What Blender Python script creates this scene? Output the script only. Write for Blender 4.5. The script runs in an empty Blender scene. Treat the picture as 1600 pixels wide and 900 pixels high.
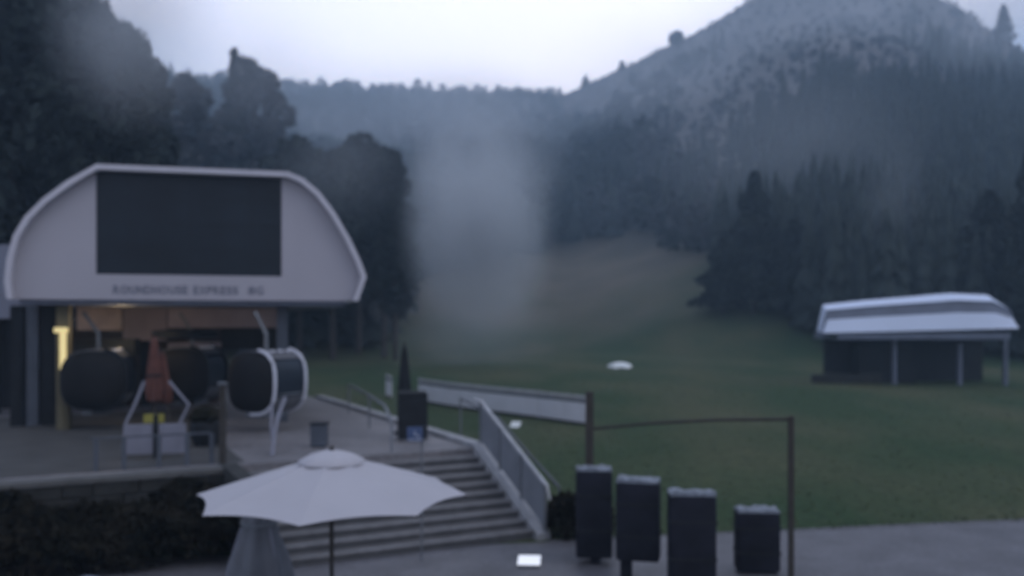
import bpy, bmesh, math, random
import numpy as np
from mathutils import Vector, Matrix
random.seed(7); rng = np.random.default_rng(11)
S = bpy.context.scene
COL = S.collection
R = math.radians
FPX = 1386.0           # focal length in photo pixels (1600 wide)
HY = 500.0             # horizon row of the photograph
H = 4.65               # eye height above the plaza

# ---------------------------------------------------------------- camera
cam = bpy.data.cameras.new("camera"); camo = bpy.data.objects.new("camera", cam); COL.objects.link(camo)
camo.location = (0, 0, H); camo.rotation_euler = (R(90), 0, 0)
cam.sensor_width = 36; cam.lens = 36 * FPX / 1600; cam.shift_y = (HY - 450) / 1600
cam.clip_start = 0.1; cam.clip_end = 4000
cam.dof.use_dof = True; cam.dof.focus_distance = 3.0; cam.dof.aperture_fstop = 1.45; cam.dof.aperture_blades = 0
S.camera = camo
# ---------------------------------------------------------------- sky and light (overcast dusk)
W = bpy.data.worlds.new("World"); S.world = W; W.use_nodes = True
nt = W.node_tree; N = nt.nodes; L = nt.links; N.clear()
out = N.new('ShaderNodeOutputWorld'); bg = N.new('ShaderNodeBackground')
SUN_EL, SUN_AZ = R(9), R(6)
sky = N.new('ShaderNodeTexSky'); sky.sky_type = 'NISHITA'; sky.sun_disc = False
sky.sun_elevation = SUN_EL; sky.sun_rotation = SUN_AZ; sky.air_density = 1.5; sky.dust_density = 2
tc = N.new('ShaderNodeTexCoord'); sep = N.new('ShaderNodeSeparateXYZ'); L.new(tc.outputs['Generated'], sep.inputs[0])
no = N.new('ShaderNodeTexNoise'); no.inputs['Scale'].default_value = 2.6; no.inputs['Detail'].default_value = 5
mp = N.new('ShaderNodeMapping'); mp.inputs['Scale'].default_value = (1, 1, 3.0); L.new(tc.outputs['Generated'], mp.inputs[0]); L.new(mp.outputs[0], no.inputs['Vector'])
cr = N.new('ShaderNodeValToRGB')
cr.color_ramp.elements[0].position = .36; cr.color_ramp.elements[0].color = (.44, .62, .96, 1)
cr.color_ramp.elements[1].position = .66; cr.color_ramp.elements[1].color = (.82, .77, .86, 1)
L.new(no.outputs['Fac'], cr.inputs[0])
# glow of the set sun behind the cloud over the ridge
dot = N.new('ShaderNodeVectorMath'); dot.operation = 'DOT_PRODUCT'; L.new(tc.outputs['Generated'], dot.inputs[0])
g = Vector((0.03, 1, .24)).normalized(); dot.inputs[1].default_value = g
mr = N.new('ShaderNodeMapRange'); mr.inputs['From Min'].default_value = .86; mr.inputs['From Max'].default_value = 1.0
mr.interpolation_type = 'SMOOTHERSTEP'; L.new(dot.outputs['Value'], mr.inputs['Value'])
gm = N.new('ShaderNodeMixRGB'); L.new(mr.outputs[0], gm.inputs[0]); L.new(cr.outputs[0], gm.inputs[1]); gm.inputs[2].default_value = (1.62, 1.62, 1.9, 1)
sk = N.new('ShaderNodeMixRGB'); sk.blend_type = 'MULTIPLY'; sk.inputs[0].default_value = 1; L.new(sky.outputs[0], sk.inputs[1]); sk.inputs[2].default_value = (.09, .09, .09, 1)
mx = N.new('ShaderNodeMixRGB'); mx.inputs[0].default_value = .93; L.new(sk.outputs[0], mx.inputs[1]); L.new(gm.outputs[0], mx.inputs[2])
L.new(mx.outputs[0], bg.inputs[0]); bg.inputs[1].default_value = 1.0; L.new(bg.outputs[0], out.inputs[0])
sun = bpy.data.lights.new("sun", 'SUN'); sun.energy = .55; sun.angle = R(40); sun.color = (1, .92, .84)
suno = bpy.data.objects.new("sun", sun); COL.objects.link(suno)
FILL_AZ = R(115)   # soft warm fill added from behind the camera's right
d = Vector((math.sin(FILL_AZ) * math.cos(R(48)), math.cos(FILL_AZ) * math.cos(R(48)), math.sin(R(48))))
suno.rotation_euler = (-d).to_track_quat('-Z', 'Y').to_euler(); suno.location = (0, 0, 60)
S.view_settings.view_transform = 'Standard'; S.view_settings.look = 'None'
S.view_settings.exposure = 0.0; S.view_settings.gamma = 1
S.cycles.use_denoising = True; S.cycles.volume_bounces = 1; S.cycles.max_bounces = 6
S.cycles.volume_step_rate = 1.0; S.cycles.volume_max_steps = 128
S.cycles.use_adaptive_sampling = True

# ---------------------------------------------------------------- materials
def mat(name, col, rough=.8, var=.25, scale=4.0, bump=0.0, metal=0.0, emit=None, spec=.5, col2=None, scale2=None, detail=6, coat=0):
    m = bpy.data.materials.new(name); m.use_nodes = True
    n = m.node_tree.nodes; l = m.node_tree.links; b = n['Principled BSDF']
    b.inputs['Roughness'].default_value = rough; b.inputs['Metallic'].default_value = metal
    b.inputs['Specular IOR Level'].default_value = spec; b.inputs['Coat Weight'].default_value = coat
    t = n.new('ShaderNodeTexCoord'); x = n.new('ShaderNodeTexNoise'); x.inputs['Scale'].default_value = scale; x.inputs['Detail'].default_value = detail
    l.new(t.outputs['Object'], x.inputs['Vector'])
    r = n.new('ShaderNodeValToRGB'); e = r.color_ramp.elements
    e[0].position = .3; e[1].position = .7
    c2 = col2 or tuple(min(1, c * (1 + var)) for c in col)
    e[0].color = (*[c * (1 - var) for c in col], 1); e[1].color = (*c2, 1)
    l.new(x.outputs['Fac'], r.inputs[0])
    if scale2:
        y = n.new('ShaderNodeTexNoise'); y.inputs['Scale'].default_value = scale2; y.inputs['Detail'].default_value = 4
        l.new(t.outputs['Object'], y.inputs['Vector'])
        q = n.new('ShaderNodeMapRange'); q.inputs['From Min'].default_value = .3; q.inputs['From Max'].default_value = .7
        q.inputs['To Min'].default_value = .72; q.inputs['To Max'].default_value = 1.2; l.new(y.outputs['Fac'], q.inputs['Value'])
        mm = n.new('ShaderNodeMixRGB'); mm.blend_type = 'MULTIPLY'; mm.inputs[0].default_value = 1
        l.new(r.outputs[0], mm.inputs[1]); l.new(q.outputs[0], mm.inputs[2]); l.new(mm.outputs[0], b.inputs['Base Color'])
    else:
        l.new(r.outputs[0], b.inputs['Base Color'])
    if bump:
        bp = n.new('ShaderNodeBump'); bp.inputs['Strength'].default_value = bump; bp.inputs['Distance'].default_value = .05
        l.new(x.outputs['Fac'], bp.inputs['Height']); l.new(bp.outputs[0], b.inputs['Normal'])
    if emit:
        b.inputs['Emission Color'].default_value = (*emit, 1); b.inputs['Emission Strength'].default_value = 1
    return m
M = {}
M['concrete'] = mat('plaza_concrete', (.100, .097, .106), .55, .25, 1.2, .15, scale2=9)
M['terrace'] = mat('terrace_concrete', (.165, .155, .16), .6, .22, .9, .1, scale2=8)
M['kerb'] = mat('pale_kerb', (.30, .30, .31), .7, .2, 3)
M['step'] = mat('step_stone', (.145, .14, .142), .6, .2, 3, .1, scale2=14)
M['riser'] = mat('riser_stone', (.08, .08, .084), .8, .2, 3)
M['stone2'] = mat('coping_stone', (.09, .088, .085), .85, .2, 3)
M['stone'] = mat('dark_stone', (.026, .026, .024), .9, .35, 2.5, .6, scale2=12)
M['white'] = mat('white_shell_paint', (.365, .345, .375), .5, .05, .5)
M['rim'] = mat('pale_rim', (.50, .48, .52), .45, .06, 2)
M['screen'] = mat('screen_glass', (.008, .013, .019), .45, .35, .9, spec=.25)
M['letter'] = mat('letter_grey', (.13, .135, .17), .6, .1, 3)
M['dark_sheet'] = mat('terrace_dark_sheet', (.048, .046, .044), .8, .25, 1.2)
M['brownwall'] = mat('brown_wall', (.07, .05, .042), .85, .3, 1)
M['sidec'] = mat('side_canopy_grey', (.17, .18, .23), .6, .1, .8)
M['dark'] = mat('dark_metal', (.012, .014, .017), .7, .3, 3, spec=.25)
M['steel'] = mat('grey_steel', (.16, .17, .185), .5, .15, 5, metal=.3)
M['pillar'] = mat('pillar_blue_grey', (.065, .075, .095), .55, .15, 2)
M['tan'] = mat('tan_board', (.50, .36, .28), .8, .18, 2)
M['mauve'] = mat('mauve_board', (.42, .32, .30), .8, .15, 1)
M['warm'] = mat('warm_pillar', (.13, .11, .06), .7, .2, 2)
M['lamp'] = mat('lamp_tube', (.6, .5, .25), .5, .05, 2, emit=(.62, .50, .22))
M['glass'] = mat('cabin_glass', (.016, .022, .032), .35, .3, 1.5, spec=.3)
M['cabin'] = mat('cabin_black', (.009, .009, .010), .7, .3, 2, spec=.2)
M['cabingrey'] = mat('cabin_grey', (.12, .12, .13), .5, .15, 2)
M['arc'] = mat('cabin_rim_white', (.62, .62, .68), .3, .06, 3)
M['red'] = mat('red_canvas', (.105, .038, .027), .9, .25, 6, .2)
M['yellow'] = mat('yellow_sign', (.30, .27, .05), .6, .1, 4)
M['gate'] = mat('pale_gate', (.19, .19, .23), .6, .12, 3)
M['canvas'] = mat('umbrella_canvas', (.405, .39, .415), .9, .04, 1.2)
M['cover'] = mat('grey_cover', (.12, .125, .14), .85, .12, 3, .2)
M['wood'] = mat('brown_timber', (.036, .030, .024), .8, .3, 6, .2)
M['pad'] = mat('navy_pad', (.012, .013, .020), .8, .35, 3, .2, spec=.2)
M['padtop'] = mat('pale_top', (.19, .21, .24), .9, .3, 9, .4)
M['blue'] = mat('blue_sign', (.05, .08, .17), .5, .1, 3)
M['signwhite'] = mat('sign_white', (.45, .48, .55), .5, .1, 3)
M['banner'] = mat('banner_white', (.68, .68, .72), .75, .06, 1.2)
M['railtop'] = mat('banner_rail', (.45, .45, .46), .7, .15, 3)
M['mesh'] = mat('rail_panel', (.17, .18, .20), .6, .15, 2)
M['light'] = mat('bright_panel', (.75, .76, .78), .5, .03, 2, emit=(.52, .53, .57))
M['whitebit'] = mat('white_sheet', (.75, .77, .75), .6, .05, 2)
M['lift'] = mat('station_white', (.60, .66, .80), .5, .04, .3)
M['liftdark'] = mat('station_grey_band', (.12, .135, .18), .6, .2, .8)
M['bark'] = mat('bark', (.05, .04, .035), .95, .3, 3, .4)
M['needle'] = mat('needles', (.026, .033, .030), .95, .5, .5, spec=.1, scale2=.12)
M['leaf'] = mat('leaves', (.026, .034, .031), .95, .5, .5, spec=.1, scale2=.15)
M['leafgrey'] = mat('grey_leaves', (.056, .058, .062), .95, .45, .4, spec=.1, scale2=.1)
M['hedge'] = mat('hedge_leaves', (.014, .016, .011), .95, .5, 1.2, spec=.05, col2=(.026, .022, .016))
M['grassblade'] = mat('grass_blade', (.085, .105, .060), .95, .2, .35, spec=.1)

# terrain: mown meadow, dry ski slope, sage hillside
def terrain_mat():
    m = bpy.data.materials.new('hillside_ground'); m.use_nodes = True
    n = m.node_tree.nodes; l = m.node_tree.links; b = n['Principled BSDF']
    b.inputs['Roughness'].default_value = .95; b.inputs['Specular IOR Level'].default_value = .1
    geo = n.new('ShaderNodeNewGeometry'); sp = n.new('ShaderNodeSeparateXYZ'); l.new(geo.outputs['Position'], sp.inputs[0])
    def noise(sc, de=5, st=(1, 1, 1)):
        mpn = n.new('ShaderNodeMapping'); mpn.inputs['Scale'].default_value = st; l.new(geo.outputs['Position'], mpn.inputs[0])
        x = n.new('ShaderNodeTexNoise'); x.inputs['Scale'].default_value = sc; x.inputs['Detail'].default_value = de; l.new(mpn.outputs[0], x.inputs['Vector']); return x.outputs['Fac']
    def ramp(f, a, b2, p=.35, q=.65):
        r = n.new('ShaderNodeValToRGB'); r.color_ramp.elements[0].position = p; r.color_ramp.elements[1].position = q
        r.color_ramp.elements[0].color = (*a, 1); r.color_ramp.elements[1].color = (*b2, 1); l.new(f, r.inputs[0]); return r.outputs[0]
    grass = ramp(noise(.16, 7, (1, .5, 1)), (.032, .056, .025), (.070, .076, .040), .38, .64)
    grass2 = ramp(noise(4, 4), (.80, .80, .80), (1.2, 1.2, 1.2))
    mu = n.new('ShaderNodeMixRGB'); mu.blend_type = 'MULTIPLY'; mu.inputs[0].default_value = 1; l.new(grass, mu.inputs[1]); l.new(grass2, mu.inputs[2])
    dry = ramp(noise(.08, 6), (.088, .080, .060), (.130, .112, .086))
    sage = ramp(noise(.06, 8), (.085, .078, .075), (.155, .142, .138))
    def mapr(v, a, b2):
        r = n.new('ShaderNodeMapRange'); r.inputs['From Min'].default_value = a; r.inputs['From Max'].default_value = b2; l.new(v, r.inputs['Value']); return r.outputs[0]
    w = n.new('ShaderNodeMath'); w.operation = 'MULTIPLY_ADD'; l.new(noise(.05, 4), w.inputs[0]); w.inputs[1].default_value = 70; l.new(sp.outputs['Y'], w.inputs[2])
    m1 = n.new('ShaderNodeMixRGB'); l.new(mapr(w.outputs[0], 128, 178), m1.inputs[0]); l.new(mu.outputs[0], m1.inputs[1]); l.new(dry, m1.inputs[2])
    w2 = n.new('ShaderNodeMath'); w2.operation = 'MULTIPLY_ADD'; l.new(noise(.03, 4), w2.inputs[0]); w2.inputs[1].default_value = 30; l.new(sp.outputs['Z'], w2.inputs[2])
    m2 = n.new('ShaderNodeMixRGB'); l.new(mapr(w2.outputs[0], 35, 70), m2.inputs[0]); l.new(m1.outputs[0], m2.inputs[1]); l.new(sage, m2.inputs[2])
    l.new(m2.outputs[0], b.inputs['Base Color'])
    bp = n.new('ShaderNodeBump'); bp.inputs['Strength'].default_value = .3; bp.inputs['Distance'].default_value = .2
    l.new(noise(1.5, 6), bp.inputs['Height']); l.new(bp.outputs[0], b.inputs['Normal'])
    return m
M['terrain'] = terrain_mat()

# ---------------------------------------------------------------- builders
class MB:
    def __init__(s): s.v = []; s.f = []
    def add(s, vs, fs):
        o = len(s.v); s.v += [tuple(v) for v in vs]; s.f += [tuple(i + o for i in f) for f in fs]; return s
    def box(s, x0, x1, y0, y1, z0, z1, rz=0, piv=None):
        vs = [(x, y, z) for z in (z0, z1) for y in (y0, y1) for x in (x0, x1)]
        if rz:
            px, py = piv or ((x0 + x1) / 2, (y0 + y1) / 2); c, q = math.cos(rz), math.sin(rz)
            vs = [(px + (x - px) * c - (y - py) * q, py + (x - px) * q + (y - py) * c, z) for x, y, z in vs]
        return s.add(vs, [(0, 2, 3, 1), (4, 5, 7, 6), (0, 1, 5, 4), (2, 6, 7, 3), (0, 4, 6, 2), (1, 3, 7, 5)])
    def prism(s, pts, y0, y1):          # pts in (x, z)
        n = len(pts); vs = [(x, y0, z) for x, z in pts] + [(x, y1, z) for x, z in pts]
        return s.add(vs, [tuple(range(n)), tuple(range(2 * n - 1, n - 1, -1))] + [(i, i + n, (i + 1) % n + n, (i + 1) % n) for i in range(n)])
    def slab(s, pts, z0, z1):           # pts in (x, y)
        n = len(pts); vs = [(x, y, z0) for x, y in pts] + [(x, y, z1) for x, y in pts]
        return s.add(vs, [tuple(range(n - 1, -1, -1)), tuple(range(n, 2 * n))] + [(i, (i + 1) % n, (i + 1) % n + n, i + n) for i in range(n)])
    def tube(s, pts, r, n=8, r1=None):
        pts = [Vector(p) for p in pts]; m = len(pts); vs = []; fs = []
        for i, p in enumerate(pts):
            d = (pts[min(i + 1, m - 1)] - pts[max(i - 1, 0)]).normalized()
            a = d.cross(Vector((0, 0, 1)) if abs(d.z) < .9 else Vector((1, 0, 0))).normalized(); b = d.cross(a)
            rr = r if r1 is None else r + (r1 - r) * i / (m - 1)
            vs += [p + (a * math.cos(k * math.tau / n) + b * math.sin(k * math.tau / n)) * rr for k in range(n)]
        for i in range(m - 1):
            for k in range(n): fs.append((i * n + k, i * n + (k + 1) % n, (i + 1) * n + (k + 1) % n, (i + 1) * n + k))
        fs += [tuple(range(n - 1, -1, -1)), tuple(range((m - 1) * n, m * n))]
        return s.add(vs, fs)
    def lathe(s, prof, c=(0, 0), n=20, fold=0, folds=0):
        vs = []; fs = []; m = len(prof)
        for r, z in prof:
            for k in range(n):
                a = k * math.tau / n; rr = r * (1 + fold * math.sin(folds * a))
                vs.append((c[0] + rr * math.cos(a), c[1] + rr * math.sin(a), z))
        for i in range(m - 1):
            for k in range(n): fs.append((i * n + k, i * n + (k + 1) % n, (i + 1) * n + (k + 1) % n, (i + 1) * n + k))
        fs += [tuple(range(n - 1, -1, -1)), tuple(range((m - 1) * n, m * n))]
        return s.add(vs, fs)
    def build(s, name, m, parent=None, smooth=False, bevel=0):
        me = bpy.data.meshes.new(name); me.from_pydata(s.v, [], s.f); me.materials.append(m)
        bm = bmesh.new(); bm.from_mesh(me); bmesh.ops.recalc_face_normals(bm, faces=bm.faces)
        if bevel: bmesh.ops.bevel(bm, geom=[e for e in bm.edges if len(e.link_faces) == 2 and e.calc_face_angle(0) > .5], offset=bevel, segments=2, affect='EDGES', profile=.6)
        bm.to_mesh(me); bm.free()
        if smooth:
            me.polygons.foreach_set('use_smooth', [True] * len(me.polygons))
            try: me.set_sharp_from_angle(angle=R(40))
            except Exception: pass
        o = bpy.data.objects.new(name, me); COL.objects.link(o)
        if parent: o.parent = parent
        return o
def tag(o, label=None, cat=None, group=None, kind=None):
    if label: o['label'] = label
    if cat: o['category'] = cat
    if group: o['group'] = group
    if kind: o['kind'] = kind
    return o
def thing(name, label, cat, loc=(0, 0, 0), rz=0, group=None):
    o = bpy.data.objects.new(name, None); COL.objects.link(o); o.location = loc; o.rotation_euler = (0, 0, rz); o.empty_display_size = .3
    return tag(o, label, cat, group)
def copy_tree(o, loc, rz=None, label=None, sc=None):
    r = o.copy(); COL.objects.link(r); r.location = loc
    if rz is not None: r.rotation_euler = (0, 0, rz)
    if sc: r.scale = sc
    if label: r['label'] = label
    for ch in list(o.children):
        c = ch.copy(); COL.objects.link(c); c.parent = r
        for g_ in list(ch.children):
            d_ = g_.copy(); COL.objects.link(d_); d_.parent = c
    return r
def at(px, Y): return (px - 800) / FPX * Y
def zat(py, Y): return H - (py - HY) * Y / FPX
class Frame:
    def __init__(s, x, y, z, a): s.o = (x, y, z); s.a = a; s.c = math.cos(a); s.s = math.sin(a)
    def loc(s, X, Y): dx, dy = X - s.o[0], Y - s.o[1]; return (dx * s.c + dy * s.s, -dx * s.s + dy * s.c)
    def world(s, x, y): return (s.o[0] + x * s.c - y * s.s, s.o[1] + x * s.s + y * s.c)
    def hit(s, px, py, ly):           # where the sight line of a photo point meets local plane y = ly
        cx, cy = s.loc(0, 0); k = (px - 800) / FPX; dx, dy = k * s.c + s.s, -k * s.s + s.c
        t = (ly - cy) / dy; return (cx + dx * t, H + (HY - py) / FPX * t - s.o[2])
    def groundhit(s, px, py, zl):
        t = (H - zl - s.o[2]) * FPX / (py - HY); return s.loc((px - 800) / FPX * t, t)

# ---------------------------------------------------------------- terrain
K_PX = np.array([-900, -400, 0, 240, 450, 640, 880, 1000, 1100, 1190, 1300, 1440, 1600, 2000, 2600], float)
K_Y  = np.array([100, 60, 60, 110, 118, 122, 132, 72, 22, -38, -70, -50, 50, 60, 100], float)
K_R  = np.array([200, 200, 220, 270, 480, 520, 520, 420, 380, 350, 330, 320, 300, 300, 300], float)
K_0  = np.array([60, 60, 66, 72, 85, 95, 100, 92, 84, 80, 76, 74, 72, 70, 70], float)
def height(X, Y):
    X = np.asarray(X, float); Y = np.asarray(Y, float)
    Ye = np.maximum(Y, 30); px = 800 + FPX * X / Ye
    yr = np.interp(px, K_PX, K_Y); rr = np.interp(px, K_PX, K_R); r0 = np.interp(px, K_PX, K_0)
    s = np.clip((Y - r0) / (rr - r0), 0, 1.6)
    zr = H + (HY - yr) * rr / FPX - 6
    base = -.04 + .02 * np.clip(Y - (18.5 + .175 * X), 0, 60)
    rise = np.where(s < 1, np.power(np.clip(s, 0, 1), 1.25), 1 - .5 * (s - 1))
    bumps = (np.sin(X * .031 + 1) * np.sin(Y * .027) * 3 + np.sin(X * .09 + Y * .05) * 1.1) * np.clip(s * 4, 0, 1) * np.clip((1 - s) * 5, .15, 1)
    mound = .25 * np.sin(X * .17 + 2) * np.sin(Y * .11) * np.clip((Y - 26) / 25, 0, 1)
    return base + (zr - base) * rise + bumps + mound
n1, n2 = 260, 300
xs = np.sinh(np.linspace(-3.2, 3.2, n1)) / np.sinh(3.2) * 900
ys = -60 + 660 * np.linspace(0, 1, n2) ** 1.6
XX, YY = np.meshgrid(xs, ys); ZZ = height(XX, YY)
verts = np.stack([XX, YY, ZZ], -1).reshape(-1, 3)
ii = np.arange(n1 * n2).reshape(n2, n1)
quads = np.stack([ii[:-1, :-1], ii[:-1, 1:], ii[1:, 1:], ii[1:, :-1]], -1).reshape(-1, 4)
def np_mesh(name, verts, faces, m, smooth=False):
    me = bpy.data.meshes.new(name); nv, nf, k = len(verts), len(faces), faces.shape[1]
    me.vertices.add(nv); me.vertices.foreach_set('co', np.ascontiguousarray(verts, np.float32).ravel())
    me.loops.add(nf * k); me.loops.foreach_set('vertex_index', np.ascontiguousarray(faces, np.int32).ravel())
    me.polygons.add(nf); me.polygons.foreach_set('loop_start', np.arange(0, nf * k, k, dtype=np.int32))
    if smooth: me.polygons.foreach_set('use_smooth', np.ones(nf, bool))
    me.materials.append(m); me.update(calc_edges=True); return me
def np_obj(name, verts, faces, m, parent=None, smooth=False):
    o = bpy.data.objects.new(name, np_mesh(name, verts, faces, m, smooth)); COL.objects.link(o)
    if parent: o.parent = parent
    return o
tag(np_obj('terrain', verts, quads, M['terrain'], smooth=True), kind='structure')

# plaza: one concrete sheet in the foreground, its far edge running behind the stair foot
pl = MB(); pl.slab([(-60, -40), (60, -40), (60, 29.0), (11.8, 20.5), (.6, 18.55), (-60, 8)], -.6, 0)
tag(pl.build('plaza', M['concrete']), kind='structure')
ke = MB()
a, b = Vector((.8, 18.6, 0)), Vector((40, 25.47, 0)); dv = (b - a).normalized(); nv_ = Vector((-dv.y, dv.x, 0)) * .15
ke.slab([tuple(a)[:2], tuple(b)[:2], tuple(b + nv_)[:2], tuple(a + nv_)[:2]], -.1, .008)
tag(ke.build('plaza_edging', M['concrete']), kind='structure')

# ---------------------------------------------------------------- terrace and stairs
TA = math.atan2(.447, .894)
TF = Frame(-.95, 21.8, 0, TA); TZ = 1.5
ter = bpy.data.objects.new('terrace', None)
t = MB(); t.box(-34, 0, 0, 42, -.5, TZ)
to = t.build('terrace', M['terrace']); to.location = TF.o; to.rotation_euler = (0, 0, TA); tag(to, kind='structure')
rw = thing('retaining_wall', 'dark stone retaining wall below the terrace front, behind the low planting', 'wall', TF.o, TA)
w = MB()
for r_ in range(5):
    x = -20.0 + (r_ % 2) * .3
    while x < -6.0:
        l_ = random.uniform(.5, .9); x1 = min(x + l_, -5.75)
        bb = MB(); bb.box(x + .012, x1 - .012, -.34 - random.uniform(0, .05), -.02, r_ * .28 + .012, (r_ + 1) * .28 - .006)
        bb.build('stone', M['stone'], rw, bevel=.015); x = x1
c_ = MB(); c_.box(-20, -5.72, -.42, .02, 1.4, 1.512); c_.build('coping', M['stone2'], rw, bevel=.01)
st = thing('stone_stairs', 'wide grey stone stairs climbing from the plaza to the terrace', 'stairs', TF.o, TA)
NS = 9
for k in range(NS):
    y0 = -3.15 + .35 * k; zt = .15 * (k + 1)
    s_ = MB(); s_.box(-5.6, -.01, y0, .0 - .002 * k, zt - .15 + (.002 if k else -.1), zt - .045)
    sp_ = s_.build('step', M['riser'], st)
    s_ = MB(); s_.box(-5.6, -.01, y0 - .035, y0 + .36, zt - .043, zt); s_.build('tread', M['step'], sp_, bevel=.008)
cw = MB(); cw.add([(0, -3.35, -.1), (.32, -3.35, -.1), (0, -3.35, .12), (.32, -3.35, .12), (0, 0, -.1), (.32, 0, -.1), (0, 0, 1.62), (.32, 0, 1.62)],
       [(0, 1, 3, 2), (2, 3, 7, 6), (0, 2, 6, 4), (1, 5, 7, 3), (4, 6, 7, 5), (0, 4, 5, 1)])
cw.build('side_wall', M['kerb'], st, bevel=.015)
cw = MB(); cw.box(-5.95, -5.62, -3.3, -.02, -.1, 1.55); cw.build('side_wall', M['stone'], st)
tmx = MB(); tmx.box(-20, -5.4, .35, 13, TZ - .01, TZ + .008); tm_ = tmx.build('terrace_dark_sheet', M['dark_sheet'], to)  # darker sheet over the left part of the terrace
kb = MB()
for i in range(12):
    k2 = MB(); k2.box(.0, .3, .02 + i * 1.3, 1.29 + i * 1.3, 1.1, 1.62)
    o = k2.build('kerb_stone', M['kerb'], to, bevel=.015)
rl = thing('stair_railing', 'grey panelled railing sloping down the right side of the stairs', 'railing', TF.o, TA)
def slope_z(y): return .12 + (y + 3.35) / 3.35 * 1.5
for y in (-3.3, -2.2, -1.1, 0):
    p = MB(); p.box(.17, .23, y - .03, y + .03, slope_z(y) - .05, slope_z(y) + 1.02); p.build('post', M['steel'], rl)
for i in range(3):
    y0, y1 = -3.3 + 1.1 * i + .05, -2.2 + 1.1 * i - .05
    p = MB(); p.add([(x, y, slope_z(y) + h) for x in (.185, .215) for y in (y0, y1) for h in (.08, .95)], [(0, 1, 3, 2), (4, 6, 7, 5), (0, 2, 6, 4), (1, 5, 7, 3), (0, 4, 5, 1), (2, 3, 7, 6)])
    p.build('panel', M['mesh'], rl)
p = MB(); p.tube([(.2, -3.5, .85), (.2, -3.4, slope_z(-3.35) + 1.0), (.2, 0, slope_z(0) + 1.04), (.2, .4, slope_z(0) + 1.04)], .035); p.build('handrail', M['railtop'], rl, smooth=True)
r2 = thing('outer_handrail', 'thin tubular handrail on the grass side of the stairs', 'railing', TF.o, TA)
p = MB(); p.tube([(.95, -2.6, .9), (.95, -1.0, 1.5), (.95, .6, 2.15), (.95, 3.0, 2.45)], .03); p.build('handrail', M['cover'], r2, smooth=True)
for y, z in ((-2.6, .9), (-1, 1.5), (.6, 2.15), (3, 2.45)):
    p = MB(); p.tube([(.95, y, .0), (.95, y, z)], .028); p.build('post', M['steel'], r2)
# left handrail at the stair head
def wp(px, py, z): Y = (H - z) * FPX / (py - HY); return (at(px, Y), Y, z)
hr = thing('terrace_handrail', 'pale curved handrail at the top left of the stairs', 'railing', (0, 0, 0))
A_ = wp(612, 706, TZ); B_ = wp(600, 690, TZ); C_ = wp(577, 668, TZ); D_ = wp(545, 645, TZ)
p = MB(); p.tube([A_, (A_[0], A_[1], 2.1), (A_[0] - .08, A_[1] + .1, 2.4), (B_[0], B_[1], 2.45), (C_[0], C_[1], 2.45), (D_[0], D_[1], 2.45)], .035)
p.build('handrail', M['mesh'], hr, smooth=True)
for q in (C_, D_):
    p = MB(); p.tube([q, (q[0], q[1], 2.43)], .03); p.build('post', M['steel'], hr)

# ---------------------------------------------------------------- gondola station
SF = Frame(-13.9, 24.4, TZ, R(15.5))
sta = thing('gondola_station', 'large white gondola lift station with rounded roof shell and dark front screen', 'lift station', SF.o, SF.a)
prof_px = [(10, 467), (6, 440), (10, 405), (20, 368), (38, 338), (66, 310), (104, 282), (150, 256), (225, 259), (300, 262), (375, 265), (450, 268), (474, 278), (500, 300), (524, 332), (546, 370), (562, 403), (573, 432), (560, 467)]
prof = [SF.hit(px, py, -.4) for px, py in prof_px]
ZB = prof[0][1]; prof[-1] = (prof[-1][0], ZB)
s_ = MB(); s_.prism(prof, .0, 12); s_.build('roof_shell', M['white'], sta, smooth=True)
def inset(pts, d):
    res = []
    for i, (x, z) in enumerate(pts):
        a_ = Vector(pts[max(i - 1, 0)]); b_ = Vector(pts[min(i + 1, len(pts) - 1)]); tn = (b_ - a_).normalized(); res.append((x + tn.y * d, z - tn.x * d))
    return res
inn = inset(prof, .15); inn[0] = (inn[0][0], ZB); inn[-1] = (inn[-1][0], ZB)
s_ = MB(); n_ = len(prof)
vs = [(x, y, z) for y in (-.4, .004) for P in (prof, inn) for x, z in P]; fs = []
for i in range(n_ - 1):
    fs += [(i, i + 1, n_ + i + 1, n_ + i), (2 * n_ + i, 3 * n_ + i, 3 * n_ + i + 1, 2 * n_ + i + 1), (i, 2 * n_ + i, 2 * n_ + i + 1, i + 1), (n_ + i, n_ + i + 1, 3 * n_ + i + 1, 3 * n_ + i)]
fs += [(0, n_, 3 * n_, 2 * n_), (n_ - 1, 3 * n_ - 1, 4 * n_ - 1, 2 * n_ - 1)]
s_.add(vs, fs); s_.build('rim', M['rim'], sta, smooth=True)
x0, zt_ = SF.hit(150, 266, -.06); x1, zb_ = SF.hit(440, 432, -.06); zt_ = SF.hit(300, 272, -.06)[1]
i0 = 7; i1 = 11
def clipz(x):
    for i in range(i0 - 1, i1 + 1):
        if inn[i][0] <= x <= inn[i + 1][0]:
            f = (x - inn[i][0]) / (inn[i + 1][0] - inn[i][0]); return inn[i][1] + f * (inn[i + 1][1] - inn[i][1])
    return inn[i0][1]
left = [(inn[0][0], ZB)] + [p for p in inn[1:] if p[0] < x0 - .01] + [(x0, clipz(x0)), (x0, ZB)]
s_ = MB(); s_.prism(left, -.06, -.001); s_.build('front_panel', M['white'], sta)
right = [(x1, ZB), (x1, clipz(x1))] + [p for p in inn[1:-1] if p[0] > x1 + .01] + [(inn[-1][0], ZB)]
s_ = MB(); s_.prism(right, -.06, -.001); s_.build('front_panel', M['white'], sta)
s_ = MB(); s_.prism([(x0 + .002, ZB), (x0 + .002, zb_), (x1 - .002, zb_), (x1 - .002, ZB)], -.058, -.001); s_.build('sign_band', M['white'], sta)
top_ = [(x0 + .002, zt_), (x0 + .002, clipz(x0))] + [p for p in inn if x0 + .02 < p[0] < x1 - .02] + [(x1 - .002, clipz(x1)), (x1 - .002, zt_)]
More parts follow.
